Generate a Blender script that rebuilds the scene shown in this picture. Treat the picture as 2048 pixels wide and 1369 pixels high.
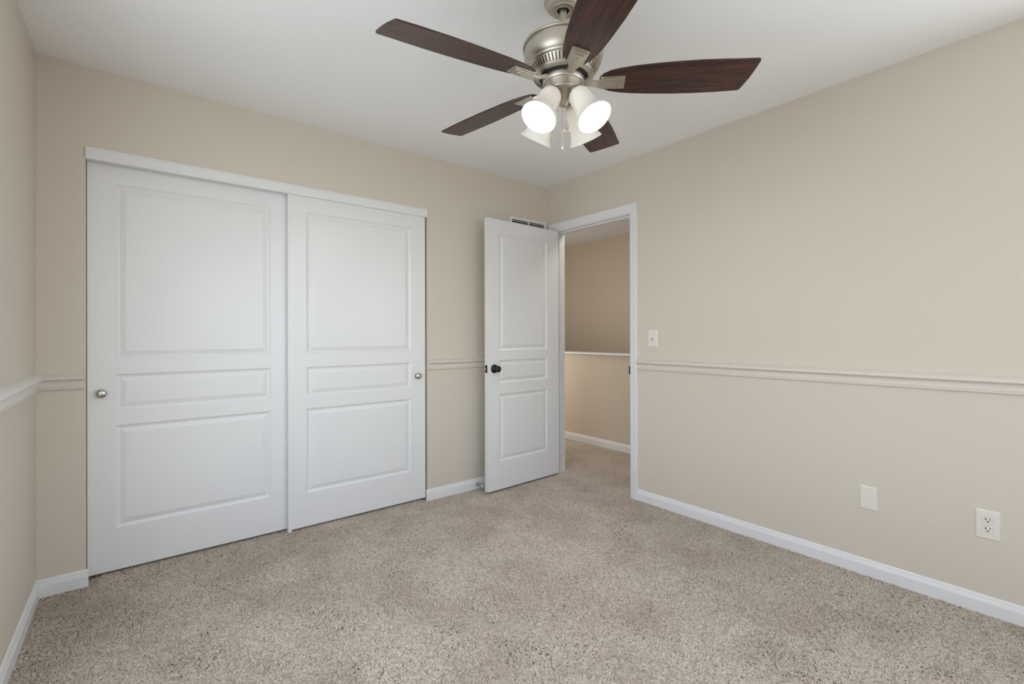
import bpy, bmesh, math, random
import numpy as np
from mathutils import Vector, Matrix

random.seed(7)
for o in list(bpy.data.objects):
    bpy.data.objects.remove(o)
S = bpy.context.scene
C = S.collection

# ------------------------------------------------------------------ camera
W = 3.127          # room width (closet wall), corner of closet wall and door wall at the origin
D = 3.95           # room depth
H = 2.44
T_WALL = 0.116
cam = bpy.data.cameras.new('camera')
cam.sensor_width = 36.0
cam.sensor_fit = 'HORIZONTAL'
cam.lens = 936.76 / 2048 * 36
cam.shift_y = -(684.5 - 668.58) / 2048
cam.clip_start = 0.02
camo = bpy.data.objects.new('camera', cam)
C.objects.link(camo)
yaw, pitch, roll = 0.6754, 0.0016, -0.0023
fwd = Vector((math.sin(yaw), math.cos(yaw), 0)); rt = Vector((math.cos(yaw), -math.sin(yaw), 0)); up = Vector((0, 0, 1))
f2 = fwd * math.cos(pitch) + up * math.sin(pitch); u2 = up * math.cos(pitch) - fwd * math.sin(pitch)
r3 = rt * math.cos(roll) + u2 * math.sin(roll); u3 = -rt * math.sin(roll) + u2 * math.cos(roll)
M = Matrix(((r3.x, u3.x, -f2.x, -2.7742), (r3.y, u3.y, -f2.y, -2.9666), (r3.z, u3.z, -f2.z, 1.1723), (0, 0, 0, 1)))
camo.matrix_world = M
S.camera = camo

# ------------------------------------------------------------------ world, daylight, exposure
wd = bpy.data.worlds.new('sky'); S.world = wd; wd.use_nodes = True
wn = wd.node_tree
bg = wn.nodes['Background']
sky = wn.nodes.new('ShaderNodeTexSky'); sky.sky_type = 'NISHITA'; sky.sun_disc = False
sky.sun_elevation = math.radians(40); sky.sun_rotation = math.radians(20)
wn.links.new(sky.outputs[0], bg.inputs[0])
bg.inputs[1].default_value = 0.36

def area_light(name, loc, rot, sx, sy, power, col):
    l = bpy.data.lights.new(name, 'AREA'); l.shape = 'RECTANGLE'; l.size = sx; l.size_y = sy
    l.energy = power; l.color = col
    o = bpy.data.objects.new(name, l); C.objects.link(o); o.location = loc; o.rotation_euler = rot
    return o
WIN_X0, WIN_X1, WIN_Z0, WIN_Z1 = -2.35, -0.75, 0.60, 2.14        # window in the wall behind the camera
WIN_Y0, WIN_Y1, WIN_A0, WIN_A1 = -2.55, -1.00, 0.45, 2.10       # window in the left wall, beside the camera
WIN_R0, WIN_R1, WIN_B0, WIN_B1 = -3.85, -3.00, 0.70, 2.10        # narrow window added at the near end of the right wall, to brighten the left one
# daylight entering through the windows, all out of view; the right window is an added one
area_light('front_window_daylight', ((WIN_X0 + WIN_X1) / 2, -D - 0.16, (WIN_Z0 + WIN_Z1) / 2), (math.radians(90), 0, 0),
           WIN_X1 - WIN_X0, WIN_Z1 - WIN_Z0, 14, (0.885, 0.95, 1.0))
area_light('left_window_daylight', (-W - 0.16, (WIN_Y0 + WIN_Y1) / 2, (WIN_A0 + WIN_A1) / 2), (math.radians(90), 0, math.radians(-90)),
           WIN_Y1 - WIN_Y0, WIN_A1 - WIN_A0, 33, (0.885, 0.95, 1.0))
area_light('right_fill_light', (T_WALL + 0.05, (WIN_R0 + WIN_R1) / 2, 1.40), (math.radians(90), 0, math.radians(90)), WIN_R1 - WIN_R0, 1.4, 33, (0.885, 0.95, 1.0))  # fill light behind the added window, lifts the left wall
# the ceiling lamp of the landing, and an unseen fill light added to brighten its half wall, both out of view
area_light('landing_ceiling_light', (0.50, -0.45, H - 0.03), (0, 0, 0), 0.3, 0.3, 6.5, (1.0, 0.93, 0.86))
area_light('landing_fill_light', (T_WALL + 0.02, 1.25, 1.25), (math.radians(90), 0, math.radians(-90)), 0.8, 1.7, 11, (1.0, 0.945, 0.88))
BULB_STRENGTH = 210.0

S.view_settings.view_transform = 'Standard'
S.view_settings.look = 'None'
S.view_settings.exposure = 0.0
S.view_settings.gamma = 1.0
S.view_settings.use_curve_mapping = False
S.cycles.use_denoising = True
S.cycles.max_bounces = 10
S.cycles.diffuse_bounces = 7
S.cycles.sample_clamp_indirect = 6.0

# ------------------------------------------------------------------ materials
def mat(name, col, rough=0.5, metal=0.0, spec=0.5, **kw):
    m = bpy.data.materials.new(name); m.use_nodes = True
    b = m.node_tree.nodes['Principled BSDF']
    b.inputs['Base Color'].default_value = (*col, 1)
    b.inputs['Roughness'].default_value = rough
    b.inputs['Metallic'].default_value = metal
    b.inputs['Specular IOR Level'].default_value = spec
    for k, v in kw.items():
        b.inputs[k].default_value = v
    return m
def nd(m, t, **kw):
    n = m.node_tree.nodes.new(t)
    for k, v in kw.items():
        setattr(n, k, v)
    return n
def lk(m, a, b):
    m.node_tree.links.new(a, b)
def ramp(m, stops, interp='LINEAR'):
    r = nd(m, 'ShaderNodeValToRGB'); r.color_ramp.interpolation = interp
    e = r.color_ramp.elements
    e[0].position, e[0].color = stops[0][0], (*stops[0][1], 1)
    e[1].position, e[1].color = stops[-1][0], (*stops[-1][1], 1)
    for p, c in stops[1:-1]:
        x = e.new(p); x.color = (*c, 1)
    return r
def bsdf(m):
    return m.node_tree.nodes['Principled BSDF']
def add_bump(m, height_out, strength, dist):
    b = nd(m, 'ShaderNodeBump'); b.inputs['Strength'].default_value = strength; b.inputs['Distance'].default_value = dist
    lk(m, height_out, b.inputs['Height']); lk(m, b.outputs[0], bsdf(m).inputs['Normal'])

def paint(name, col, rough, scale=260, strength=0.08, spec=0.3):
    m = mat(name, col, rough, spec=spec)
    tc = nd(m, 'ShaderNodeTexCoord'); n = nd(m, 'ShaderNodeTexNoise')
    n.inputs['Scale'].default_value = scale; n.inputs['Detail'].default_value = 3
    lk(m, tc.outputs['Object'], n.inputs['Vector'])
    add_bump(m, n.outputs['Fac'], strength, 0.001)
    return m
WALLC = (0.655, 0.597, 0.515)
M_wall = paint('beige_wall_paint', WALLC, 0.62)
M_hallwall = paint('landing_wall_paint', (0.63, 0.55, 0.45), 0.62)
M_rail = paint('beige_trim_paint', (0.69, 0.635, 0.58), 0.42, strength=0.03)
M_railwhite = paint('off_white_trim_paint', (0.74, 0.735, 0.72), 0.35, strength=0.03)
M_trim = paint('white_trim_paint', (0.78, 0.78, 0.79), 0.32, strength=0.03)
M_dark = mat('dark_void', (0.02, 0.019, 0.018), 0.8)
M_black = mat('black_metal', (0.012, 0.012, 0.013), 0.28, metal=0.3)
M_plastic = mat('almond_plastic', (0.77, 0.73, 0.67), 0.35)
M_slot = mat('socket_slot', (0.012, 0.011, 0.01), 0.6)
M_rubber = mat('white_rubber', (0.75, 0.73, 0.70), 0.6)

def ceiling_mat():
    m = mat('ceiling_paint', (0.89, 0.895, 0.90), 0.8, spec=0.2)
    tc = nd(m, 'ShaderNodeTexCoord'); n = nd(m, 'ShaderNodeTexNoise')
    n.inputs['Scale'].default_value = 180; n.inputs['Detail'].default_value = 3
    lk(m, tc.outputs['Object'], n.inputs['Vector'])
    add_bump(m, n.outputs['Fac'], 0.08, 0.001)
    # a round patch of fresh filler near the door corner
    s = nd(m, 'ShaderNodeVectorMath', operation='DISTANCE'); s.inputs[1].default_value = (-0.30, -0.86, H)
    lk(m, tc.outputs['Object'], s.inputs[0])
    n2 = nd(m, 'ShaderNodeTexNoise'); n2.inputs['Scale'].default_value = 38; n2.inputs['Detail'].default_value = 4
    lk(m, tc.outputs['Object'], n2.inputs['Vector'])
    r1 = ramp(m, [(0.060, (1, 1, 1)), (0.085, (0, 0, 0))]); lk(m, s.outputs['Value'], r1.inputs[0])
    r2 = ramp(m, [(0.42, (0, 0, 0)), (0.62, (1, 1, 1))]); lk(m, n2.outputs['Fac'], r2.inputs[0])
    mu = nd(m, 'ShaderNodeMath', operation='MULTIPLY'); lk(m, r1.outputs[0], mu.inputs[0]); lk(m, r2.outputs[0], mu.inputs[1])
    mx = nd(m, 'ShaderNodeMix', data_type='RGBA'); mx.inputs['A'].default_value = (0.89, 0.895, 0.90, 1); mx.inputs['B'].default_value = (0.93, 0.93, 0.925, 1)
    lk(m, mu.outputs[0], mx.inputs['Factor']); lk(m, mx.outputs['Result'], bsdf(m).inputs['Base Color'])
    return m
M_ceil = ceiling_mat()

def door_mat():
    # white semi-gloss paint over a moulded oak grain
    m = mat('white_door_paint', (0.78, 0.78, 0.79), 0.30, spec=0.5)
    tc = nd(m, 'ShaderNodeTexCoord')
    mp = nd(m, 'ShaderNodeMapping'); mp.inputs['Scale'].default_value = (1.0, 1.0, 0.10)
    lk(m, tc.outputs['Object'], mp.inputs['Vector'])
    n0 = nd(m, 'ShaderNodeTexNoise'); n0.inputs['Scale'].default_value = 4.5; n0.inputs['Detail'].default_value = 2
    lk(m, mp.outputs[0], n0.inputs['Vector'])
    mm = nd(m, 'ShaderNodeMath', operation='MULTIPLY'); mm.inputs[1].default_value = 190
    lk(m, n0.outputs['Fac'], mm.inputs[0])
    sn = nd(m, 'ShaderNodeMath', operation='SINE'); lk(m, mm.outputs[0], sn.inputs[0])
    mp2 = nd(m, 'ShaderNodeMapping'); mp2.inputs['Scale'].default_value = (1.0, 1.0, 0.02)
    lk(m, tc.outputs['Object'], mp2.inputs['Vector'])
    n1 = nd(m, 'ShaderNodeTexNoise'); n1.inputs['Scale'].default_value = 420; n1.inputs['Detail'].default_value = 2
    lk(m, mp2.outputs[0], n1.inputs['Vector'])
    ad = nd(m, 'ShaderNodeMath', operation='MULTIPLY_ADD'); ad.inputs[1].default_value = 0.35
    lk(m, sn.outputs[0], ad.inputs[0]); lk(m, n1.outputs['Fac'], ad.inputs[2])
    add_bump(m, ad.outputs[0], 0.09, 0.0008)
    return m
M_door = door_mat()

def metal_mat(name, col, rough):
    m = mat(name, col, rough, metal=1.0)
    tc = nd(m, 'ShaderNodeTexCoord'); mp = nd(m, 'ShaderNodeMapping'); mp.inputs['Scale'].default_value = (4, 4, 420)
    lk(m, tc.outputs['Object'], mp.inputs['Vector'])
    n = nd(m, 'ShaderNodeTexNoise'); n.inputs['Scale'].default_value = 3; n.inputs['Detail'].default_value = 2
    lk(m, mp.outputs[0], n.inputs['Vector'])
    r = ramp(m, [(0.3, (rough - 0.02,) * 3), (0.7, (rough + 0.03,) * 3)])
    lk(m, n.outputs['Fac'], r.inputs[0]); lk(m, r.outputs[0], bsdf(m).inputs['Roughness'])
    return m
M_nickel = metal_mat('brushed_nickel', (0.55, 0.51, 0.44), 0.41)
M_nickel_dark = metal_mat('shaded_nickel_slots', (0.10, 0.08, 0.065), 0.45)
M_chain = metal_mat('pale_chain_metal', (0.80, 0.76, 0.68), 0.38)
M_chrome = metal_mat('satin_knob_metal', (0.55, 0.53, 0.50), 0.24)

def blade_mat():
    m = mat('dark_walnut_blade', (0.05, 0.02, 0.014), 0.34, spec=0.5)
    tc = nd(m, 'ShaderNodeTexCoord'); mp = nd(m, 'ShaderNodeMapping'); mp.inputs['Scale'].default_value = (1.2, 16, 16)
    lk(m, tc.outputs['Object'], mp.inputs['Vector'])
    n = nd(m, 'ShaderNodeTexNoise'); n.inputs['Scale'].default_value = 5; n.inputs['Detail'].default_value = 6; n.inputs['Distortion'].default_value = 0.8
    lk(m, mp.outputs[0], n.inputs['Vector'])
    r = ramp(m, [(0.30, (0.013, 0.0055, 0.0045)), (0.52, (0.043, 0.015, 0.0105)), (0.72, (0.100, 0.034, 0.022))])
    lk(m, n.outputs['Fac'], r.inputs[0]); lk(m, r.outputs[0], bsdf(m).inputs['Base Color'])
    return m
M_blade = blade_mat()

def glass_shade_mat():
    m = bpy.data.materials.new('frosted_white_glass'); m.use_nodes = True
    nt = m.node_tree; b = bsdf(m)
    b.inputs['Base Color'].default_value = (0.88, 0.86, 0.82, 1); b.inputs['Roughness'].default_value = 0.3
    t = nt.nodes.new('ShaderNodeBsdfTranslucent'); t.inputs['Color'].default_value = (0.92, 0.88, 0.81, 1)
    mx = nt.nodes.new('ShaderNodeMixShader'); mx.inputs[0].default_value = 0.085
    nt.links.new(b.outputs[0], mx.inputs[1]); nt.links.new(t.outputs[0], mx.inputs[2])
    nt.links.new(mx.outputs[0], nt.nodes['Material Output'].inputs['Surface'])
    return m
M_shade = glass_shade_mat()
def emis(name, col, st):
    m = bpy.data.materials.new(name); m.use_nodes = True; nt = m.node_tree
    e = nt.nodes.new('ShaderNodeEmission'); e.inputs[0].default_value = (*col, 1); e.inputs[1].default_value = st
    nt.links.new(e.outputs[0], nt.nodes['Material Output'].inputs['Surface'])
    return m
M_bulb = emis('lit_bulb', (1.0, 0.965, 0.92), BULB_STRENGTH)
def pane_mat():
    m = bpy.data.materials.new('window_glass'); m.use_nodes = True; nt = m.node_tree
    t = nt.nodes.new('ShaderNodeBsdfTransparent'); g = nt.nodes.new('ShaderNodeBsdfGlossy'); g.inputs['Roughness'].default_value = 0.02
    mx = nt.nodes.new('ShaderNodeMixShader'); mx.inputs[0].default_value = 0.05
    nt.links.new(t.outputs[0], mx.inputs[1]); nt.links.new(g.outputs[0], mx.inputs[2])
    nt.links.new(mx.outputs[0], nt.nodes['Material Output'].inputs['Surface'])
    return m
M_pane = pane_mat()

def carpet_mat():
    m = mat('taupe_carpet', (0.36, 0.31, 0.265), 0.95, spec=0.05)
    at = nd(m, 'ShaderNodeAttribute', attribute_name='yarn')
    r = ramp(m, [(0.0, (0.127, 0.099, 0.076)), (0.055, (0.370, 0.309, 0.252)), (0.35, (0.555, 0.482, 0.405)), (1.0, (0.79, 0.70, 0.61))])  # darkest stop carries the shade painted into the pits
    lk(m, at.outputs['Fac'], r.inputs[0])
    tc = nd(m, 'ShaderNodeTexCoord')
    n = nd(m, 'ShaderNodeTexNoise'); n.inputs['Scale'].default_value = 620; n.inputs['Detail'].default_value = 4
    lk(m, tc.outputs['Object'], n.inputs['Vector'])
    # walked-over, brushed patches of pile
    n2 = nd(m, 'ShaderNodeTexNoise'); n2.inputs['Scale'].default_value = 2.6; n2.inputs['Detail'].default_value = 5; n2.inputs['Roughness'].default_value = 0.6
    lk(m, tc.outputs['Object'], n2.inputs['Vector'])
    r2 = ramp(m, [(0.34, (0.84, 0.82, 0.80)), (0.58, (1.05, 1.05, 1.05))]); lk(m, n2.outputs['Fac'], r2.inputs[0])
    mx = nd(m, 'ShaderNodeMix', data_type='RGBA', blend_type='MULTIPLY'); mx.inputs['Factor'].default_value = 1
    lk(m, r.outputs[0], mx.inputs['A']); lk(m, r2.outputs[0], mx.inputs['B'])
    lk(m, mx.outputs['Result'], bsdf(m).inputs['Base Color'])
    add_bump(m, n.outputs['Fac'], 0.8, 0.003)
    return m
M_carpet = carpet_mat()

# ------------------------------------------------------------------ mesh helpers
def box(bm, x0, x1, y0, y1, z0, z1):
    v = [bm.verts.new(p) for p in ((x0, y0, z0), (x1, y0, z0), (x1, y1, z0), (x0, y1, z0), (x0, y0, z1), (x1, y0, z1), (x1, y1, z1), (x0, y1, z1))]
    for f in ((0, 3, 2, 1), (4, 5, 6, 7), (0, 1, 5, 4), (1, 2, 6, 5), (2, 3, 7, 6), (3, 0, 4, 7)):
        bm.faces.new([v[i] for i in f])
def lathe(bm, prof, seg=48, mtx=None, a0=0):
    """prof: (radius, z) top to bottom"""
    rings = []
    for r, z in prof:
        if r < 1e-6:
            rings.append([bm.verts.new((0, 0, z))])
        else:
            rings.append([bm.verts.new((r * math.cos(a0 + 2 * math.pi * i / seg), r * math.sin(a0 + 2 * math.pi * i / seg), z)) for i in range(seg)])
    for A, B in zip(rings, rings[1:]):
        for i in range(seg):
            j = (i + 1) % seg
            if len(A) == 1 and len(B) == 1: continue
            if len(A) == 1: bm.faces.new((A[0], B[i], B[j]))
            elif len(B) == 1: bm.faces.new((A[j], A[i], B[0]))
            else: bm.faces.new((A[j], A[i], B[i], B[j]))
    if mtx is not None:
        vs = [v for R in rings for v in R]
        bmesh.ops.transform(bm, matrix=mtx, verts=vs)
def tube(bm, pts, rad, seg=10, cap=True):
    pts = [Vector(p) for p in pts]
    if not isinstance(rad, (list, tuple)): rad = [rad] * len(pts)
    prev = None; rings = []
    for i, p in enumerate(pts):
        t = (pts[min(i + 1, len(pts) - 1)] - pts[max(i - 1, 0)]).normalized()
        if prev is None:
            a = Vector((0, 0, 1)) if abs(t.z) < .9 else Vector((1, 0, 0))
            n = t.cross(a).normalized()
        else:
            n = (prev - t * prev.dot(t)).normalized()
        prev = n; b = t.cross(n)
        rings.append([bm.verts.new(p + (n * math.cos(2 * math.pi * k / seg) + b * math.sin(2 * math.pi * k / seg)) * rad[i]) for k in range(seg)])
    for A, B in zip(rings, rings[1:]):
        for k in range(seg):
            bm.faces.new((A[k], A[(k + 1) % seg], B[(k + 1) % seg], B[k]))
    if cap:
        bm.faces.new(rings[0][::-1]); bm.faces.new(rings[-1])
def prism(bm, poly, fn):
    """poly: closed 2D outline; fn(a, b, s) -> 3D for s in 0, 1"""
    A = [bm.verts.new(fn(a, b, 0)) for a, b in poly]; B = [bm.verts.new(fn(a, b, 1)) for a, b in poly]
    n = len(poly)
    for i in range(n):
        bm.faces.new((A[i], A[(i + 1) % n], B[(i + 1) % n], B[i]))
    bm.faces.new(A[::-1]); bm.faces.new(B)
def obj(name, bm, m, parent=None, loc=None, smooth=False, bevel=0, angle=40):
    bmesh.ops.recalc_face_normals(bm, faces=bm.faces[:])
    if bevel:
        es = [e for e in bm.edges if len(e.link_faces) == 2 and e.calc_face_angle(0) > 0.5]
        bmesh.ops.bevel(bm, geom=es, offset=bevel, segments=2, affect='EDGES', profile=0.7)
    me = bpy.data.meshes.new(name)
    if smooth:
        for f in bm.faces: f.smooth = True
        for e in bm.edges:
            if len(e.link_faces) == 2 and e.calc_face_angle(0) > math.radians(angle): e.smooth = False
    bm.to_mesh(me); bm.free()
    for x in (m if isinstance(m, list) else [m]): me.materials.append(x)
    o = bpy.data.objects.new(name, me); C.objects.link(o)
    if parent: o.parent = parent
    if loc is not None: o.location = loc
    return o
def empty(name, loc=(0, 0, 0), parent=None):
    o = bpy.data.objects.new(name, None); o.empty_display_size = 0.05; C.objects.link(o); o.location = loc
    if parent: o.parent = parent
    return o
def tag(o, label, cat=None, group=None, kind=None):
    o['label'] = label
    if cat: o['category'] = cat
    if group: o['group'] = group
    if kind: o['kind'] = kind
    return o
def struct(o, label, cat):
    return tag(o, label, cat, kind='structure')
def new(): return bmesh.new()

# ------------------------------------------------------------------ room shell
OX0, OX1, OZ = -2.962, -1.167, 2.064       # closet opening
JY0, JY1, JZ = -0.864, -0.090, 2.042       # clear door opening in the door wall
T = 0.116

bm = new()
box(bm, -W - T, -W, -D - T, WIN_Y0, 0, H); box(bm, -W - T, -W, WIN_Y1, 0.80, 0, H)
box(bm, -W - T, -W, WIN_Y0, WIN_Y1, 0, WIN_A0); box(bm, -W - T, -W, WIN_Y0, WIN_Y1, WIN_A1, H)
struct(obj('wall_left', bm, M_wall), 'narrow strip of beige wall at the left edge of the photo', 'wall')
bm = new()
box(bm, -W, OX0, 0, T, 0, H); box(bm, OX0, OX1, 0, T, OZ, H); box(bm, OX1, 0, 0, T, 0, H)
struct(obj('wall_back', bm, M_wall), 'beige wall that holds the white sliding closet doors', 'wall')
bm = new()
box(bm, 0, T, WIN_R1, JY0 - 0.018, 0, H); box(bm, 0, T, -D, WIN_R0, 0, H); box(bm, 0, T, WIN_R0, WIN_R1, 0, WIN_B0); box(bm, 0, T, WIN_R0, WIN_R1, WIN_B1, H); box(bm, 0, T, JY0 - 0.018, JY1 + 0.018, JZ + 0.018, H); box(bm, 0, T, JY1 + 0.018, 3.0, 0, H)
struct(obj('wall_right', bm, M_wall), 'long plain beige wall with the doorway, light switch and outlet', 'wall')
bm = new()
box(bm, -W, WIN_X0, -D - T, -D, 0, H); box(bm, WIN_X1, T, -D - T, -D, 0, H)
box(bm, WIN_X0, WIN_X1, -D - T, -D, 0, WIN_Z0); box(bm, WIN_X0, WIN_X1, -D - T, -D, WIN_Z1, H)
struct(obj('wall_front', bm, M_wall), 'beige window wall behind the camera', 'wall')
bm = new(); box(bm, -W, 0, 0.72, 0.80, 0, H)
struct(obj('wall_closet', bm, M_wall), 'back wall inside the closed closet', 'wall')
# landing beyond the doorway
HX, FX = 1.03, 2.05
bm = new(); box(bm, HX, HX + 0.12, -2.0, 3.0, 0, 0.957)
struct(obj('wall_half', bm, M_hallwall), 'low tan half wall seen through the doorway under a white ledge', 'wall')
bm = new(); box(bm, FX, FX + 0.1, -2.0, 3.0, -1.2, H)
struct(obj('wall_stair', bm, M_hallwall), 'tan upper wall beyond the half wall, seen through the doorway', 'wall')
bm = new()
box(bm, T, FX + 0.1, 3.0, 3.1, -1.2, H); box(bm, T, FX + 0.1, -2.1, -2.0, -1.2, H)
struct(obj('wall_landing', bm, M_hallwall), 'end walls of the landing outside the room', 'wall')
bm = new(); box(bm, HX + 0.12, FX, -2.0, 3.0, -1.25, -1.2); box(bm, HX, HX + 0.12, -2.0, 3.0, -1.25, 0)  # unseen slab added to keep stray light out of the stairwell
struct(obj('floor_stairwell', bm, M_hallwall), 'unseen bottom of the stairwell behind the half wall, added to block light', 'floor')
bm = new(); box(bm, -W - T, FX + 0.1, -D - T, 3.1, H, H + 0.1)
struct(obj('ceiling', bm, M_ceil), 'flat white ceiling above the fan', 'ceiling')

# carpet: one pile surface over room, closet and landing, every tuft modelled in the room
def carpet():
    rng = np.random.default_rng(3)
    step = 0.0018
    y0c, y1c = -2.95, 0.13
    xs = np.linspace(-W, 0.0, int(W / step)); ys = np.linspace(y0c, y1c, int((y1c - y0c) / step))
    X, Y = np.meshgrid(xs, ys, indexing='ij')
    sp = 0.0042
    nx = int(W / sp) + 8; ny = int((y1c - y0c) / sp) + 8
    def soft(cell, seed):
        r_ = np.random.default_rng(seed); g_ = r_.random((int(nx * sp / cell) + 3, int(ny * sp / cell) + 3))
        a_ = np.arange(nx) * sp / cell; b_ = np.arange(ny) * sp / cell
        ai = a_.astype(int); bi = b_.astype(int); af = (a_ - ai)[:, None]; bf = (b_ - bi)[None, :]
        af = af * af * (3 - 2 * af); bf = bf * bf * (3 - 2 * bf)
        return ((g_[ai][:, bi] * (1 - af) + g_[ai + 1][:, bi] * af) * (1 - bf) + (g_[ai][:, bi + 1] * (1 - af) + g_[ai + 1][:, bi + 1] * af) * bf)
    part = np.clip(0.6 * soft(0.11, 5) + 0.4 * soft(0.035, 6), 0, 1)      # where the pile is parted by feet and vacuuming
    jx = rng.random((nx, ny)); jy = rng.random((nx, ny))
    hh = rng.random((nx, ny)) ** 0.6; cc = rng.random((nx, ny)); an = rng.random((nx, ny)) * math.pi; el = 1.0 + 1.3 * rng.random((nx, ny))
    dk = rng.random((nx, ny)) < 0.022 + 0.24 * np.clip(part - 0.42, 0, 1)
    cc = np.where(dk, 0.0, 0.06 + 0.94 * cc); hh = np.where(dk, 0.25 + 0.4 * rng.random((nx, ny)), hh)        # low dark yarns: the shade of pits put into their colour
    hh = np.where(rng.random((nx, ny)) < 0.02 + 0.42 * np.clip(part - 0.42, 0, 1), -1.2, hh)   # missing tuft tips leave dark pits
    gx = (X + W) / sp + 3; gy = (Y - y0c) / sp + 3
    ix = gx.astype(int); iy = gy.astype(int)
    best = np.full(X.shape, -1e9); col = np.zeros(X.shape)
    for dx in (-1, 0, 1):
        for dy in (-1, 0, 1):
            cx_ = ix + dx; cy_ = iy + dy
            px = gx - (cx_ + jx[cx_, cy_]); py = gy - (cy_ + jy[cx_, cy_])
            a = an[cx_, cy_]; ca, sa = np.cos(a), np.sin(a); e = el[cx_, cy_]
            u = (px * ca + py * sa) / e; v = (-px * sa + py * ca) * e ** 0.4
            h = 0.010 * (0.35 + 0.65 * hh[cx_, cy_]) - 0.0165 * (u * u + v * v)
            k = h > best
            best = np.where(k, h, best); col = np.where(k, cc[cx_, cy_], col)
    Z = np.clip(best, -0.010, 0.010) - 0.0074
    low = np.sin(X * 5.1 + 1.3 * np.sin(Y * 3.7)) * np.sin(Y * 4.3 + 1.1 * np.sin(X * 2.9)) * 0.0012
    ss = lambda t: np.clip(t, 0, 1) ** 2 * (3 - 2 * np.clip(t, 0, 1))
    # the carpet bulges a little where it runs on, untacked, under the closet doors
    Z = Z + low + 0.0105 * ss((Y + 0.10) / 0.11) * ss((X + 2.955) / 0.06) * ss((-1.172 - X) / 0.06)
    n, k = X.shape
    jit = rng.normal(0, 0.00025, (n, k, 2))
    V = np.stack([np.clip(X + jit[..., 0], -W, 0), Y + jit[..., 1], Z], -1).reshape(-1, 3)
    idx = np.arange(n * k).reshape(n, k)
    F = np.stack([idx[:-1, :-1], idx[1:, :-1], idx[1:, 1:], idx[:-1, 1:]], -1).reshape(-1, 4)
    # coarser pile on the landing, under the closet and behind the camera
    def grid(x0, x1, y0, y1, s):
        nonlocal V, F, col
        gx_ = np.linspace(x0, x1, int((x1 - x0) / s) + 2); gy_ = np.linspace(y0, y1, int((y1 - y0) / s) + 2)
        A, B = np.meshgrid(gx_, gy_, indexing='ij')
        z = rng.random(A.shape) * 0.007 - 0.0055
        c = np.clip(0.25 + 0.6 * rng.random(A.shape), 0, 1); c[rng.random(A.shape) < 0.05] = 0  # dark flecks repeat the painted pit shade in the coarse pile
        base = len(V)
        V = np.concatenate([V, np.stack([A, B, z], -1).reshape(-1, 3)])
        col = np.concatenate([col.reshape(-1), c.reshape(-1)])
        i = np.arange(A.size).reshape(A.shape) + base
        F = np.concatenate([F, np.stack([i[:-1, :-1], i[1:, :-1], i[1:, 1:], i[:-1, 1:]], -1).reshape(-1, 4)])
    col = col.reshape(-1)
    grid(0.0, HX, -1.2, 1.3, 0.005)
    grid(0.0, HX, 1.3, 3.0, 0.05); grid(T, HX, -2.0, -1.2, 0.05)
    grid(-W, 0.0, 0.13, 0.72, 0.02); grid(-W, 0.0, -D, -2.95, 0.02)
    me = bpy.data.meshes.new('floor')
    me.vertices.add(len(V)); me.vertices.foreach_set('co', V.astype(np.float32).ravel())
    me.loops.add(len(F) * 4); me.loops.foreach_set('vertex_index', F.astype(np.int32).ravel())
    me.polygons.add(len(F)); me.polygons.foreach_set('loop_start', np.arange(0, len(F) * 4, 4, dtype=np.int32))
    me.polygons.foreach_set('use_smooth', np.ones(len(F), dtype=bool))
    me.update(); me.validate()
    a = me.attributes.new('yarn', 'FLOAT', 'POINT'); a.data.foreach_set('value', col.astype(np.float32))
    me.materials.append(M_carpet)
    o = bpy.data.objects.new('floor', me); C.objects.link(o)
    return o
struct(carpet(), 'taupe cut pile carpet covering the whole floor', 'floor')

# ------------------------------------------------------------------ window behind the camera
def window(name, side, a0, a1, z0, z1, label):
    def bx(bm, p0, p1, q0, q1, u0, u1):
        if side == 'right': box(bm, q0, q1, p0, p1, u0, u1)
        elif side == 'front': box(bm, p0, p1, -D - q1, -D - q0, u0, u1)
        else: box(bm, -W - q1, -W - q0, p0, p1, u0, u1)
    bm = new(); zm = (z0 + z1) / 2
    for p0, p1, u0, u1 in ((a0, a0 + .05, z0, z1), (a1 - .05, a1, z0, z1), (a0 + .05, a1 - .05, z0, z0 + .05), (a0 + .05, a1 - .05, z1 - .05, z1), (a0 + .05, a1 - .05, zm - .02, zm + .02)):
        bx(bm, p0, p1, .03, .09, u0, u1)
    w_ = struct(obj(name, bm, M_trim, bevel=.003), label, 'window')
    bm = new(); bx(bm, a0 + .05, a1 - .05, .058, .062, z0 + .05, z1 - .05)
    obj('pane', bm, M_pane, w_)
window('window_1', 'front', WIN_X0, WIN_X1, WIN_Z0, WIN_Z1, 'white window behind the camera')
window('window_2', 'left', WIN_Y0, WIN_Y1, WIN_A0, WIN_A1, 'white window in the left wall beside the camera')
window('added_window_3', 'right', WIN_R0, WIN_R1, WIN_B0, WIN_B1, 'white window added out of view at the near end of the right wall')  # window added for its light on the left wall

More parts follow.
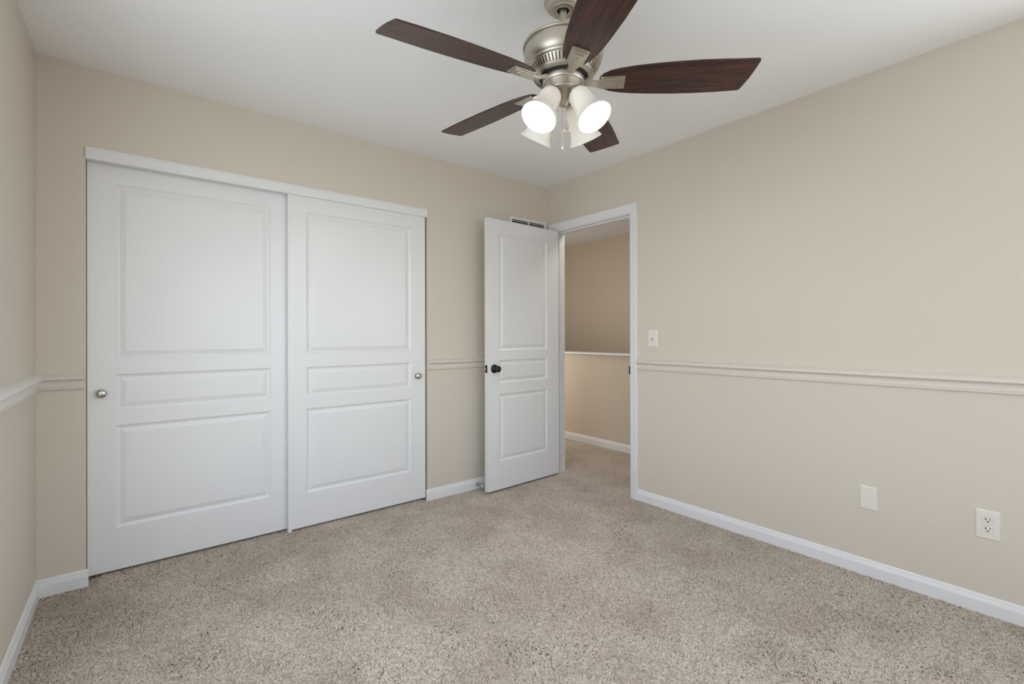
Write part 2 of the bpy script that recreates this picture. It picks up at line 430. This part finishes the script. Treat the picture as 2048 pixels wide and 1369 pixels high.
# ------------------------------------------------------------------ mouldings
BASE = [(0, -.006), (.0125, -.006), (.0125, .050), (.0105, .053), (.0105, .056), (.0075, .063), (.0065, .070), (.0035, .0755), (0, .077)]
RAIL = [(0, .926), (.0100, .926), (.0130, .928), (.0128, .931), (.0085, .9335), (.0078, .936), (.0105, .9385), (.0100, .945), (.0095, .954), (.0108, .9605), (.0145, .9660), (.0205, .9695),
        (.0265, .9712), (.0292, .9748), (.0285, .9800), (.0240, .9855), (.0170, .9902), (.0095, .9943), (.0040, .9970), (0, .998)]
def run(bm, prof, axis, sgn, plane, a0, a1, m0=0, m1=0):
    """moulding along 'axis'; sgn*depth from plane; mitres m0/m1 shift the ends with depth"""
    def fn(d, z, s):
        t = (a0 + m0 * d) if s == 0 else (a1 + m1 * d)
        q = plane + sgn * d
        return (t, q, z) if axis == 'x' else (q, t, z)
    prism(bm, prof, fn)
bm = new(); run(bm, BASE, 'x', -1, 0, -W, OX0 + .010, 1, 0)
struct(obj('baseboard_back', bm, M_trim), 'short white baseboard between the left wall and the closet doors', 'baseboard')
bm = new(); run(bm, BASE, 'x', -1, 0, OX1 - .012, 0, 0, -1)
struct(obj('baseboard_back', bm, M_trim), 'white baseboard between the closet doors and the open door', 'baseboard')
bm = new(); run(bm, BASE, 'y', 1, -W, 0, -D, -1, 1)
struct(obj('baseboard_left', bm, M_trim), 'white baseboard along the left wall', 'baseboard')
bm = new(); run(bm, BASE, 'y', -1, 0, -0.930, -D, 0, 1)
struct(obj('baseboard_right', bm, M_trim), 'long white baseboard along the right wall', 'baseboard')
bm = new(); run(bm, BASE, 'x', 1, -D, -W, 0, 1, -1)
struct(obj('baseboard_front', bm, M_trim), 'white baseboard behind the camera', 'baseboard')
bm = new(); run(bm, BASE, 'y', -1, HX, -2.0, 3.0)
struct(obj('baseboard_landing', bm, M_trim), 'white baseboard of the half wall, seen through the doorway', 'baseboard')

bm = new(); run(bm, RAIL, 'x', -1, 0, -W, OX0 - .005, 1, 0)
struct(obj('trim_1', bm, M_rail, smooth=True, angle=28), 'short beige chair rail left of the closet doors', 'chair rail')
bm = new(); run(bm, RAIL, 'x', -1, 0, OX1 + .006, 0, 0, -1)
struct(obj('trim_2', bm, M_rail, smooth=True, angle=28), 'beige chair rail between the closet and the open door', 'chair rail')
bm = new(); run(bm, RAIL, 'y', 1, -W, 0, WIN_Y1, -1, 0)
struct(obj('trim_3', bm, M_railwhite, smooth=True, angle=28), 'white chair rail on the left wall', 'chair rail')
bm = new(); run(bm, RAIL, 'y', -1, 0, -0.930, WIN_R1, 0, 0)
struct(obj('trim_4', bm, M_rail, smooth=True, angle=28), 'long beige chair rail across the right wall', 'chair rail')

# closet header board
bm = new()
prism(bm, [(-.010, 2.006), (-.012, 2.012), (-.012, 2.050), (-.009, 2.056), (-.009, 2.061), (-.006, 2.0635), (.03, 2.0635), (.03, 2.006)],
      lambda a, b, s: (OX0 + .001 if s == 0 else OX1 - .002, a, b))
struct(obj('trim_5', bm, M_trim), 'white header board across the top of the closet doors', 'trim')

# door casing with jambs and stops
CAS = [(0, 0), (.062, 0), (.062, .016), (.056, .0175), (.044, .0165), (.030, .0125), (.012, .0105), (.003, .0085), (0, .006)]   # (from inner edge, thickness)
def casing(side, name, label, m=M_trim):
    yi0, yi1, zi = JY0 - .006, JY1 + .006, JZ + .006
    xs = (0, -1) if side == 'room' else (T, 1)
    bm = new()
    prism(bm, CAS, lambda a, b, s: (xs[0] + xs[1] * b, yi0 - a, -.004 if s == 0 else zi + a))
    prism(bm, CAS, lambda a, b, s: (xs[0] + xs[1] * b, yi1 + a, -.004 if s == 0 else zi + a))
    prism(bm, CAS, lambda a, b, s: (xs[0] + xs[1] * b, yi0 - a if s == 0 else yi1 + a, zi + a))
    return struct(obj(name, bm, m), label, 'door frame')
cas = casing('room', 'trim_6', 'white door casing around the doorway to the landing')
casing('hall', 'trim_7', 'white casing on the landing side of the doorway')
bm = new()
box(bm, 0, T, JY0 - .0175, JY0, -.004, JZ + .0175); box(bm, 0, T, JY1, JY1 + .0175, -.004, JZ + .0175); box(bm, 0, T, JY0, JY1, JZ, JZ + .0175)
box(bm, .040, .076, JY0, JY0 + .0105, -.004, JZ); box(bm, .040, .076, JY1 - .0105, JY1, -.004, JZ); box(bm, .040, .076, JY0 + .0105, JY1 - .0105, JZ - .0105, JZ)
jamb = struct(obj('trim_8', bm, M_trim), 'white jamb lining inside the doorway', 'door frame')
bm = new(); box(bm, .002, .034, JY0 - .001, JY0 + .0025, .885, .945); box(bm, -.006, .003, JY0 - .001, JY0 + .0052, .886, .944)
tag(obj('strike_plate', bm, M_black, jamb), 'black strike plate')

# ledge on the half wall
bm = new()
prism(bm, [(-.022, .957), (-.028, .960), (-.030, .968), (-.028, .976), (-.022, .980), (.142, .980), (.148, .976), (.150, .968), (.148, .960), (.142, .957)],
      lambda a, b, s: (HX + a, -2.0 if s == 0 else 3.0, b))
struct(obj('trim_9', bm, M_trim), 'white ledge capping the half wall seen through the doorway', 'trim')

# ------------------------------------------------------------------ panel doors
RINGS = [(0, 0), (.005, .0045), (.012, .0080), (.016, .0090), (.019, .0080), (.036, .0028), (.0385, .0016)]
def panel_door(bm, w, z0, z1, t, panels):
    """front face at local y=0 looking to -y, x from 0 to w; panels: (x0,x1,za,zb)"""
    px0, px1 = panels[0][0], panels[0][1]
    zs = sorted(panels, key=lambda p: p[2])
    def quad(*p): bm.faces.new([bm.verts.new(q) for q in p])
    def rect(x0, x1, a, b, y=0): quad((x0, y, a), (x1, y, a), (x1, y, b), (x0, y, b))
    rect(0, px0, z0, z1); rect(px1, w, z0, z1)
    cur = z0
    for (_, _, a, b) in zs:
        rect(px0, px1, cur, a); cur = b
    rect(px0, px1, cur, z1)
    for (x0, x1, a, b) in zs:
        for (i0, d0), (i1, d1) in zip(RINGS, RINGS[1:]):
            o = [(x0 + i0, d0, a + i0), (x1 - i0, d0, a + i0), (x1 - i0, d0, b - i0), (x0 + i0, d0, b - i0)]
            n = [(x0 + i1, d1, a + i1), (x1 - i1, d1, a + i1), (x1 - i1, d1, b - i1), (x0 + i1, d1, b - i1)]
            for k in range(4):
                quad(o[k], o[(k + 1) % 4], n[(k + 1) % 4], n[k])
        i, d = RINGS[-1]; rect(x0 + i, x1 - i, a + i, b - i, d)
    quad((0, t, z0), (0, t, z1), (w, t, z1), (w, t, z0))
    quad((0, 0, z0), (0, 0, z1), (0, t, z1), (0, t, z0)); quad((w, 0, z0), (w, t, z0), (w, t, z1), (w, 0, z1))
    quad((0, 0, z0), (0, t, z0), (w, t, z0), (w, 0, z0)); quad((0, 0, z1), (w, 0, z1), (w, t, z1), (0, t, z1))
    # close the little steps between rails and stiles by welding
    bmesh.ops.remove_doubles(bm, verts=bm.verts[:], dist=1e-5)

def knob(prof, m, parent, loc, name='knob'):
    bm = new(); lathe(bm, prof, 28, Matrix.Rotation(math.radians(90), 4, 'X'))
    return obj(name, bm, m, parent, loc, smooth=True, angle=50)
KN = [(0, .030), (.006, .0298), (.013, .0285), (.0185, .0255), (.0212, .021), (.0205, .0175), (.016, .0145), (.0095, .0115), (.0085, .008), (.012, .0055), (.0205, .004), (.0215, .001), (.0215, 0), (0, 0)]
DW = 0.899
ZP = [(0.222, 0.730), (0.805, 0.981), (1.060, 1.915)]
pl = [(.1065, .7925, a, b) for a, b in ZP]
bm = new(); panel_door(bm, DW, .0225, 2.035, .032, [(a - .004, b - .004, c, d) for a, b, c, d in pl])
doorR = struct(obj('door_2', bm, M_door, None, (-2.0795, .007, 0)), 'right sliding white three-panel closet door, in front of the other', 'door')
tag(knob(KN, M_chrome, doorR, (.8375, 0, .886)), 'round nickel knob')
ZL = [(0.229, 0.732), (0.803, 0.983), (1.058, 1.918)]
bm = new(); panel_door(bm, DW, .0235, 2.035, .032, [(.1045, .7935, a, b) for a, b in ZL])
doorL = struct(obj('door_3', bm, M_door, None, (-2.9595, .043, 0)), 'left sliding white three-panel closet door, set behind the right one', 'door')
tag(knob(KN, M_chrome, doorL, (.052, 0, .893)), 'round nickel knob')
# floor guide between the sliding doors
bm = new(); box(bm, -2.083, -2.063, -.003, .0055, 0, .0235); box(bm, -2.083, -2.063, -.003, .082, -.004, .012)
box(bm, -2.078, -2.066, .0395, .0425, .010, .045)
tag(obj('door_guide', bm, M_rubber, bevel=.001), 'small white plastic floor guide between the two sliding closet doors', 'door guide')

# hinged door, standing open against the closet wall
ang = math.atan2(-.174 + .143, -.766 + .010)
HW = .757
d1 = empty('door_1', (-.766, -.174, 0)); d1.rotation_euler = (0, 0, math.atan2(.031, .756))
struct(d1, 'white three-panel hinged door standing open with black knob', 'door')
bm = new()
panel_door(bm, HW, .014, 2.036, .035, [(.110, .617, .224, .727), (.110, .617, .812, .982), (.110, .617, 1.057, 1.931)])
leaf = obj('door_panel', bm, M_door, d1)
BK = [(0, .058), (.010, .0575), (.017, .056), (.0235, .052), (.0255, .046), (.0245, .040), (.019, .034), (.0125, .029), (.0105, .022), (.0125, .014), (.020, .010), (.029, .008), (.0325, .005), (.0325, 0), (0, 0)]
k = knob(BK, M_black, d1, (.062, 0, .920), 'door_knob'); tag(k, 'black round knob')
bm = new(); lathe(bm, [(0, .0005), (.004, .0005), (.0045, 0), (.0045, -.001)], 16, Matrix.Rotation(math.radians(90), 4, 'X'))
obj('lock_button', bm, M_black, k, (0, -.058, 0), smooth=True)
bm = new(); box(bm, -.0015, .001, .005, .030, .892, .949)
lp = tag(obj('latch_plate', bm, M_black, d1, bevel=.0006), 'black latch plate')
bm = new(); box(bm, -.011, -.001, .011, .024, .913, .928)
obj('latch_bolt', bm, M_chrome, lp, bevel=.003)
bm = new()
for z in (.20, 1.02, 1.83):
    tube(bm, [(HW + .004, .042, z), (HW + .004, .042, z + .09)], .006, 10)
    box(bm, HW - .0008, HW + .0015, .004, .040, z, z + .09)
obj('hinge', bm, M_black, d1)

# ------------------------------------------------------------------ vent grille on the closet wall
vent = empty('air_vent', (-.2225, 0, 2.035))
tag(vent, 'white metal air vent grille high on the wall behind the open door', 'vent')
bm = new()
hw, hh = .2035, .100
for (x0, x1, z0, z1) in ((-hw, hw, hh - .022, hh), (-hw, hw, -hh, -hh + .022), (-hw, -hw + .027, -hh + .022, hh - .022), (hw - .027, hw, -hh + .022, hh - .022), (-.006, .006, -hh + .022, hh - .022)):
    box(bm, x0, x1, -.007, 0, z0, z1)
obj('vent_frame', bm, M_trim, vent, bevel=.002)
bm = new(); box(bm, -hw + .02, hw - .02, -.0012, 0, -hh + .02, hh - .02)
obj('vent_backing', bm, M_dark, vent)
for sx in (-1, 1):
    for i in range(9):
        z = hh - .026 - .0160 * (i + 1) + .008
        bm = new(); xa, xb = (.006, hw - .027) if sx > 0 else (-hw + .027, -.006)
        prism(bm, [(-.0062, z + .0005), (-.0055, z - .0008), (-.0012, z + .0042), (-.0012, z + .0058)], lambda a, b, s: (xa if s == 0 else xb, a, b))
        obj('slat', bm, M_trim, vent)

# ------------------------------------------------------------------ wall plates on the right wall
def plate(bm, w, h, t=.006, bev=.004):
    """plate on the plane x=0 protruding to -x, centred on y,z"""
    a = [(0, -w / 2, -h / 2), (0, w / 2, -h / 2), (0, w / 2, h / 2), (0, -w / 2, h / 2)]
    def ring(x, i): return [bm.verts.new((x, s * (w / 2 - i), u * (h / 2 - i))) for s, u in ((-1, -1), (1, -1), (1, 1), (-1, 1))]
    R = [ring(0, 0), ring(-.0018, 0), ring(-t * .8, bev * .6), ring(-t, bev * 1.4)]
    for A, B in zip(R, R[1:]):
        for k_ in range(4): bm.faces.new((A[k_], A[(k_ + 1) % 4], B[(k_ + 1) % 4], B[k_]))
    bm.faces.new(R[-1]); bm.faces.new(R[0][::-1])
def screw(parent, y, z, x, m=M_plastic):
    bm = new(); lathe(bm, [(0, .0012), (.0022, .0010), (.0032, 0), (.0032, -.001)], 14, Matrix.Rotation(math.radians(-90), 4, 'Y'))
    s = obj('screw', bm, m, parent, (x, y, z), smooth=True)
    bm = new(); box(bm, x - .0014, x - .0009, y - .0026, y + .0026, z - .0005, z + .0005)
    obj('screw_slot', bm, M_slot, s).matrix_parent_inverse = Matrix.Translation((-x, -y, -z))
    return s
def plate_thing(name, y, z, w, h, label, cat):
    e = empty(name, (0, y, z)); tag(e, label, cat)
    bm = new(); plate(bm, w, h); obj('cover_plate', bm, M_plastic, e)
    return e
sw = plate_thing('light_switch', -1.056, 1.145, .0755, .120, 'almond toggle light switch on the wall beside the doorway', 'light switch')
bm = new(); box(bm, -.0085, -.005, -.0055, .0055, -.0125, .0125)
obj('switch_surround', bm, M_plastic, sw, bevel=.001)
bm = new(); prism(bm, [(-.006, -.005), (-.006, .009), (-.019, .0125), (-.020, .0075)], lambda a, b, s: (a, -.0038 if s == 0 else .0038, b))
obj('toggle', bm, M_plastic, sw, bevel=.001)
bm = new(); box(bm, -.0088, -.0082, -.0046, .0046, -.0115, -.0055)
obj('toggle_slot', bm, M_slot, sw)
screw(sw, 0, .030, -.006); screw(sw, 0, -.030, -.006)
bp = plate_thing('blank_plate', -2.272, .3755, .0700, .1130, 'blank almond cover plate low on the right wall', 'wall plate')
screw(bp, 0, .042, -.006); screw(bp, 0, -.042, -.006)
ou = plate_thing('power_outlet', -2.6808, .3742, .0755, .1208, 'almond duplex power outlet low on the right wall', 'outlet')
for sz in (1, -1):
    bm = new()
    n = 40; pts = []
    for i in range(n):
        a = 2 * math.pi * i / n
        pts.append((max(-.0172, min(.0172, .0178 * math.cos(a))), max(-.0135, min(.0135, .0165 * math.sin(a)))))
    prism(bm, pts, lambda a, b, s: (-.0045 if s == 0 else -.0072, a, b + sz * .0195))
    rc = obj('receptacle', bm, M_plastic, ou, bevel=.0008)
    bm = new(); prism(bm, [(a * 1.05, b * 1.06) for a, b in pts], lambda a, b, s: (-.0050 if s == 0 else -.00615, a, b + sz * .0195))
    obj('receptacle_gap', bm, mat('outlet_gap', (.42, .40, .36), .7) if sz == 1 else bpy.data.materials['outlet_gap'], rc)
    bm = new()
    z = sz * .0195
    box(bm, -.0076, -.0070, .0051, .0078, z - .0008, z + .0090)
    box(bm, -.0076, -.0070, -.0076, -.0052, z + .0002, z + .0080)
    n = 12
    prism(bm, [(.0033 * math.cos(2 * math.pi * i / n), max(-.0018, .0033 * math.sin(2 * math.pi * i / n))) for i in range(n)], lambda a, b, s: (-.0070 if s == 0 else -.0076, a, b + z - .0065))
    obj('socket_slots', bm, M_slot, rc)
screw(ou, 0, 0, -.0062)

# ------------------------------------------------------------------ door stop on the baseboard
ds = empty('door_stop', (-.752, -.0125, .036)); tag(ds, 'small metal door stop on the baseboard behind the open door', 'door stop')
Rx = Matrix.Rotation(math.radians(90), 4, 'X')
bm = new(); lathe(bm, [(0, .008), (.006, .008), (.0085, .006), (.0125, .003), (.013, 0), (0, 0)], 20, Rx); obj('rosette', bm, M_chrome, ds, smooth=True)
bm = new()
tube(bm, [(0, -.006, 0), (0, -.062, 0)], .0022, 8)
pts = [(.0048 * math.cos(a), -.008 - .052 * a / (2 * math.pi * 14), .0048 * math.sin(a)) for a in [i * 2 * math.pi / 12 for i in range(14 * 12)]]
tube(bm, pts, .0013, 5); obj('spring', bm, M_chrome, ds, smooth=True)
bm = new(); lathe(bm, [(0, .078), (.005, .078), (.0068, .075), (.0072, .068), (.0065, .060), (0, .060)], 16, Rx); obj('rubber_tip', bm, M_rubber, ds, smooth=True)

# ------------------------------------------------------------------ ceiling fan
FXc, FYc = -1.51, -1.7036
fan = empty('ceiling_fan', (FXc, FYc, H))
tag(fan, 'brushed nickel ceiling fan with five dark walnut blades and four lit white shades', 'ceiling fan')
def fz(prof): return [(r, z - H) for r, z in prof]
def fan_lathe(name, prof, m=M_nickel, seg=72, parent=fan, angle=35):
    bm = new(); lathe(bm, fz(prof), seg); return obj(name, bm, m, parent, smooth=True, angle=angle)
fan_lathe('canopy', [(.070, 2.44), (.0725, 2.437), (.0725, 2.431), (.069, 2.428), (.067, 2.421), (.061, 2.412), (.054, 2.406), (.0475, 2.402), (.0465, 2.399), (.0420, 2.3975), (.0250, 2.3985), (.0225, 2.401), (.0225, 2.412)])
fan_lathe('canopy_socket', [(.0225, 2.411), (0, 2.411)], M_dark, 32)
fan_lathe('downrod', [(.0142, 2.413), (.0142, 2.278)], seg=24)
fan_lathe('motor_housing', [(0, 2.285), (.026, 2.285), (.030, 2.279), (.075, 2.277), (.118, 2.2735), (.142, 2.269), (.151, 2.264), (.1535, 2.259), (.1520, 2.254), (.1450, 2.252), (.1445, 2.2485), (.1480, 2.2465),
                            (.1490, 2.240), (.1478, 2.219), (.1430, 2.202), (.1370, 2.193), (.1340, 2.191), (.1365, 2.187), (.1345, 2.182), (.1285, 2.179), (.1260, 2.176)])
fan_lathe('slot_band', [(.1262, 2.1770), (.1205, 2.1650), (.1115, 2.1540)], M_nickel_dark)
bm = new()
for i in range(60):
    a = 2 * math.pi * i / 60; ca, sa = math.cos(a), math.sin(a)
    def P(r, t, z): return bm.verts.new((r * ca - t * sa, r * sa + t * ca, z - H))
    t = .0036
    A = [P(.1285, -t, 2.1775), P(.1285, t, 2.1775), P(.1225, -t, 2.1655), P(.1225, t, 2.1655), P(.1130, -t * .8, 2.1530), P(.1130, t * .8, 2.1530)]
    B = [P(.1225, -t, 2.1775), P(.1225, t, 2.1775), P(.1165, -t, 2.1655), P(.1165, t, 2.1655), P(.1080, -t * .8, 2.1540), P(.1080, t * .8, 2.1540)]
    for q in ((A[0], A[1], A[3], A[2]), (A[2], A[3], A[5], A[4]), (A[0], A[2], B[2], B[0]), (A[2], A[4], B[4], B[2]), (A[1], B[1], B[3], A[3]), (A[3], B[3], B[5], A[5])):
        bm.faces.new(q)
obj('slot_ribs', bm, M_nickel, fan)
fan_lathe('housing_ring', [(.1100, 2.1555), (.1145, 2.1555), (.1155, 2.1520), (.1120, 2.1475), (.1040, 2.1445), (.0940, 2.1440), (.0900, 2.1470)])
fan_lathe('flywheel', [(0, 2.151), (.090, 2.151), (.090, 2.145), (.078, 2.142), (0, 2.142)], M_dark)
fan_lathe('blade_hub', [(0, 2.1470), (.070, 2.1470), (.0765, 2.1455), (.0785, 2.142), (.0785, 2.126), (.0760, 2.121), (.0740, 2.1195), (.0700, 2.1195), (0, 2.1195)])
sh = fan_lathe('switch_housing', [(0, 2.1215), (.0685, 2.1215), (.0700, 2.119), (.0690, 2.116), (.0690, 2.094), (.0715, 2.091), (.0705, 2.087), (.0650, 2.083), (.0560, 2.080), (.0440, 2.073), (.0320, 2.063), (.0240, 2.055),
                          (.0190, 2.050), (.0170, 2.043), (.0120, 2.038), (.0060, 2.036), (0, 2.0355)])
bm = new(); lathe(bm, [(0, .0025), (.003, .002), (.0042, 0), (0, 0)], 12, Matrix.Rotation(math.radians(90), 4, 'Y'))
a = math.radians(228)
s_ = obj('screw', bm, M_chrome, sh, (.069 * math.cos(a), .069 * math.sin(a), 2.107 - H), smooth=True); s_.rotation_euler = (0, 0, a)

# blades
def blade_bm():
    bm = new()
    # outline: clockwise (trailing, raised) side longer at the tip; +y is the counter-clockwise side
    prof = [(.135, .020, .022), (.150, .034, .037), (.175, .046, .050), (.21, .055, .058), (.26, .0625, .065), (.33, .0685, .0705), (.41, .0735, .0745), (.49, .0755, .076),
            (.57, .0745, .0745), (.63, .0720, .0720), (.655, .0705, .0715)]
    L = [(x, b * 1.05) for x, b, a_ in prof]; R_ = [(x, -a_ * 1.05) for x, b, a_ in prof]
    tipc = [(.661, .070), (.668, .045), (.675, .020), (.6805, -.008), (.6845, -.036), (.6870, -.060), (.6870, -.069), (.681, -.0745)]
    poly = L + tipc + R_[::-1]
    th = .0055
    prism(bm, poly, lambda x, y, s: (x, y, -th / 2 if s == 0 else th / 2))
    return bm
def iron_bm():
    bm = new()
    def bx(x0, x1, w0, w1, z0, z1):
        v = [bm.verts.new(p) for p in ((x0, -w0, z0), (x1, -w1, z0), (x1, w1, z0), (x0, w0, z0), (x0, -w0, z1), (x1, -w1, z1), (x1, w1, z1), (x0, w0, z1))]
        for f in ((0, 3, 2, 1), (4, 5, 6, 7), (0, 1, 5, 4), (1, 2, 6, 5), (2, 3, 7, 6), (3, 0, 4, 7)): bm.faces.new([v[i] for i in f])
    bx(.138, .228, .029, .0315, -.0088, -.0028)
    bx(.140, .219, .0215, .0240, -.0138, -.0088)
    bx(.136, .208, .0140, .0155, -.0182, -.0138)
    bx(.134, .190, .0065, .0065, -.0212, -.0182)
    # arm sweeping from the hub
    P_ = [(.066, .015, .0015, .0125), (.085, .014, -.004, .010), (.105, .013, -.011, .0015), (.122, .014, -.0150, -.0055), (.140, .019, -.0145, -.0070), (.160, .020, -.0120, -.0070)]
    rows = [[bm.verts.new((x, -w, z0)), bm.verts.new((x, w, z0)), bm.verts.new((x, w, z1)), bm.verts.new((x, -w, z1))] for x, w, z0, z1 in P_]
    for A, B in zip(rows, rows[1:]):
        for k_ in range(4): bm.faces.new((A[k_], A[(k_ + 1) % 4], B[(k_ + 1) % 4], B[k_]))
    bm.faces.new(rows[0][::-1]); bm.faces.new(rows[-1])
    return bm
PHI = math.radians(13)
b0 = obj('blade', blade_bm(), M_blade, fan, bevel=.0015)
i0 = obj('blade_iron', iron_bm(), M_nickel, b0, bevel=.0015)
tag(i0, 'nickel blade bracket with stepped plate')
A0 = 170.88
for k_ in range(5):
    if k_ == 0: b = b0; ir = i0
    else:
        b = b0.copy(); C.objects.link(b); b.parent = fan
        ir = i0.copy(); C.objects.link(ir); ir.parent = b
    b.location = (0, 0, 2.127 - H)
    b.rotation_euler = (Matrix.Rotation(math.radians(A0 + 72 * k_ + (-.5, -2.0, 0, 0, -1.5)[k_]), 4, 'Z') @ Matrix.Rotation(math.radians((-.3, 0, .85, 0, -.9)[k_]), 4, 'Y')
                        @ Matrix.Rotation(-PHI, 4, 'X')).to_euler()       # each blade hangs a little out of true

# light kit: four arms, shades, bulbs
SHP = [(.0270, .004), (.0345, 0), (.0385, -.008), (.0400, -.022), (.0405, -.042), (.0420, -.062), (.0455, -.082), (.0510, -.102), (.0580, -.119), (.0640, -.130), (.0668, -.1340), (.0668, -.1354), (.0636, -.1358),
       (.0626, -.1335), (.0555, -.1185), (.0485, -.1010), (.0430, -.0815), (.0395, -.0620), (.0380, -.0420), (.0375, -.0220), (.0360, -.010), (.0330, -.004), (.0270, .000)]
TILT = math.radians(34)
for k_ in range(4):
    az = math.radians(186.5 + 90 * k_)
    u = Vector((math.cos(az), math.sin(az), 0))
    neck = u * .066 + Vector((0, 0, 2.062 - H))
    axis = (u * math.sin(TILT) - Vector((0, 0, 1)) * math.cos(TILT)).normalized()     # points to the opening
    z_ = -axis; y_ = Vector((0, 0, 1)).cross(u).normalized(); x_ = y_.cross(z_).normalized()
    R4 = Matrix((x_, y_, z_)).transposed().to_4x4()
    Mk = Matrix.Translation(neck) @ R4
    bm = new()
    p0 = u * .020 + Vector((0, 0, 2.075 - H)); p1 = u * .042 + Vector((0, 0, 2.088 - H)); p2 = neck - axis * .030
    tube(bm, [p0, p0.lerp(p1, .6) + Vector((0, 0, .004)), p1 + u * .002, p2, neck - axis * .01], [.009, .009, .010, .0125, .014], 14)
    lathe(bm, [(0, .024), (.016, .024), (.026, .018), (.0300, .010), (.0300, -.004), (.0285, -.006)], 28, Mk)
    arm = obj('lamp_arm', bm, M_nickel, fan, smooth=True, angle=45)
    bm = new(); lathe(bm, SHP, 56); so = obj('lamp_shade', bm, M_shade, fan, smooth=True, angle=60); so.matrix_local = Mk
    bm = new(); lathe(bm, [(0, -.004), (.013, -.004), (.013, -.028), (.0165, -.036), (.024, -.052), (.0285, -.068), (.0290, -.080), (.0255, -.094), (.0175, -.104), (.008, -.108), (0, -.109)], 24)
    obj('bulb', bm, M_bulb, so, smooth=True)

# pull chains
def chain(x, y, z0, z1, bead, fob_bm, label):
    bm = new(); tube(bm, [(x, y, z0 - H), (x, y, z1 - H)], .0008, 6)
    n = int((z0 - z1) / bead)
    for i in range(n):
        bmesh.ops.create_icosphere(bm, subdivisions=1, radius=.0025, matrix=Matrix.Translation((x, y, z1 - H + bead * (i + .5))))
    c = obj('pull_chain', bm, M_chain, fan, smooth=True)
    f = obj('fob', fob_bm, M_chain, c, (x, y, z1 - H), smooth=True)
    return c
cx_, cy_ = -r3.x * .004, -r3.y * .004
fb = new(); lathe(fb, [(0, .002), (.002, .001), (.0035, -.006), (.0048, -.016), (.0050, -.024), (.0035, -.030), (0, -.032)], 16)
chain(cx_, cy_, 2.052, 1.905, .0046, fb, '')
fb = new(); lathe(fb, [(0, .0012), (.0065, .0012), (.0085, .0020), (.0110, .0020), (.0125, .0008), (.0125, -.0008), (.0110, -.0020), (0, -.0020)], 28,
                 Matrix.Translation((0, 0, -.011)) @ Vector((-.45, -.72, -.50)).to_track_quat('Z', 'Y').to_matrix().to_4x4())
cx_, cy_ = r3.x * .010, r3.y * .010
chain(cx_, cy_, 2.060, 1.960, .0046, fb, '')
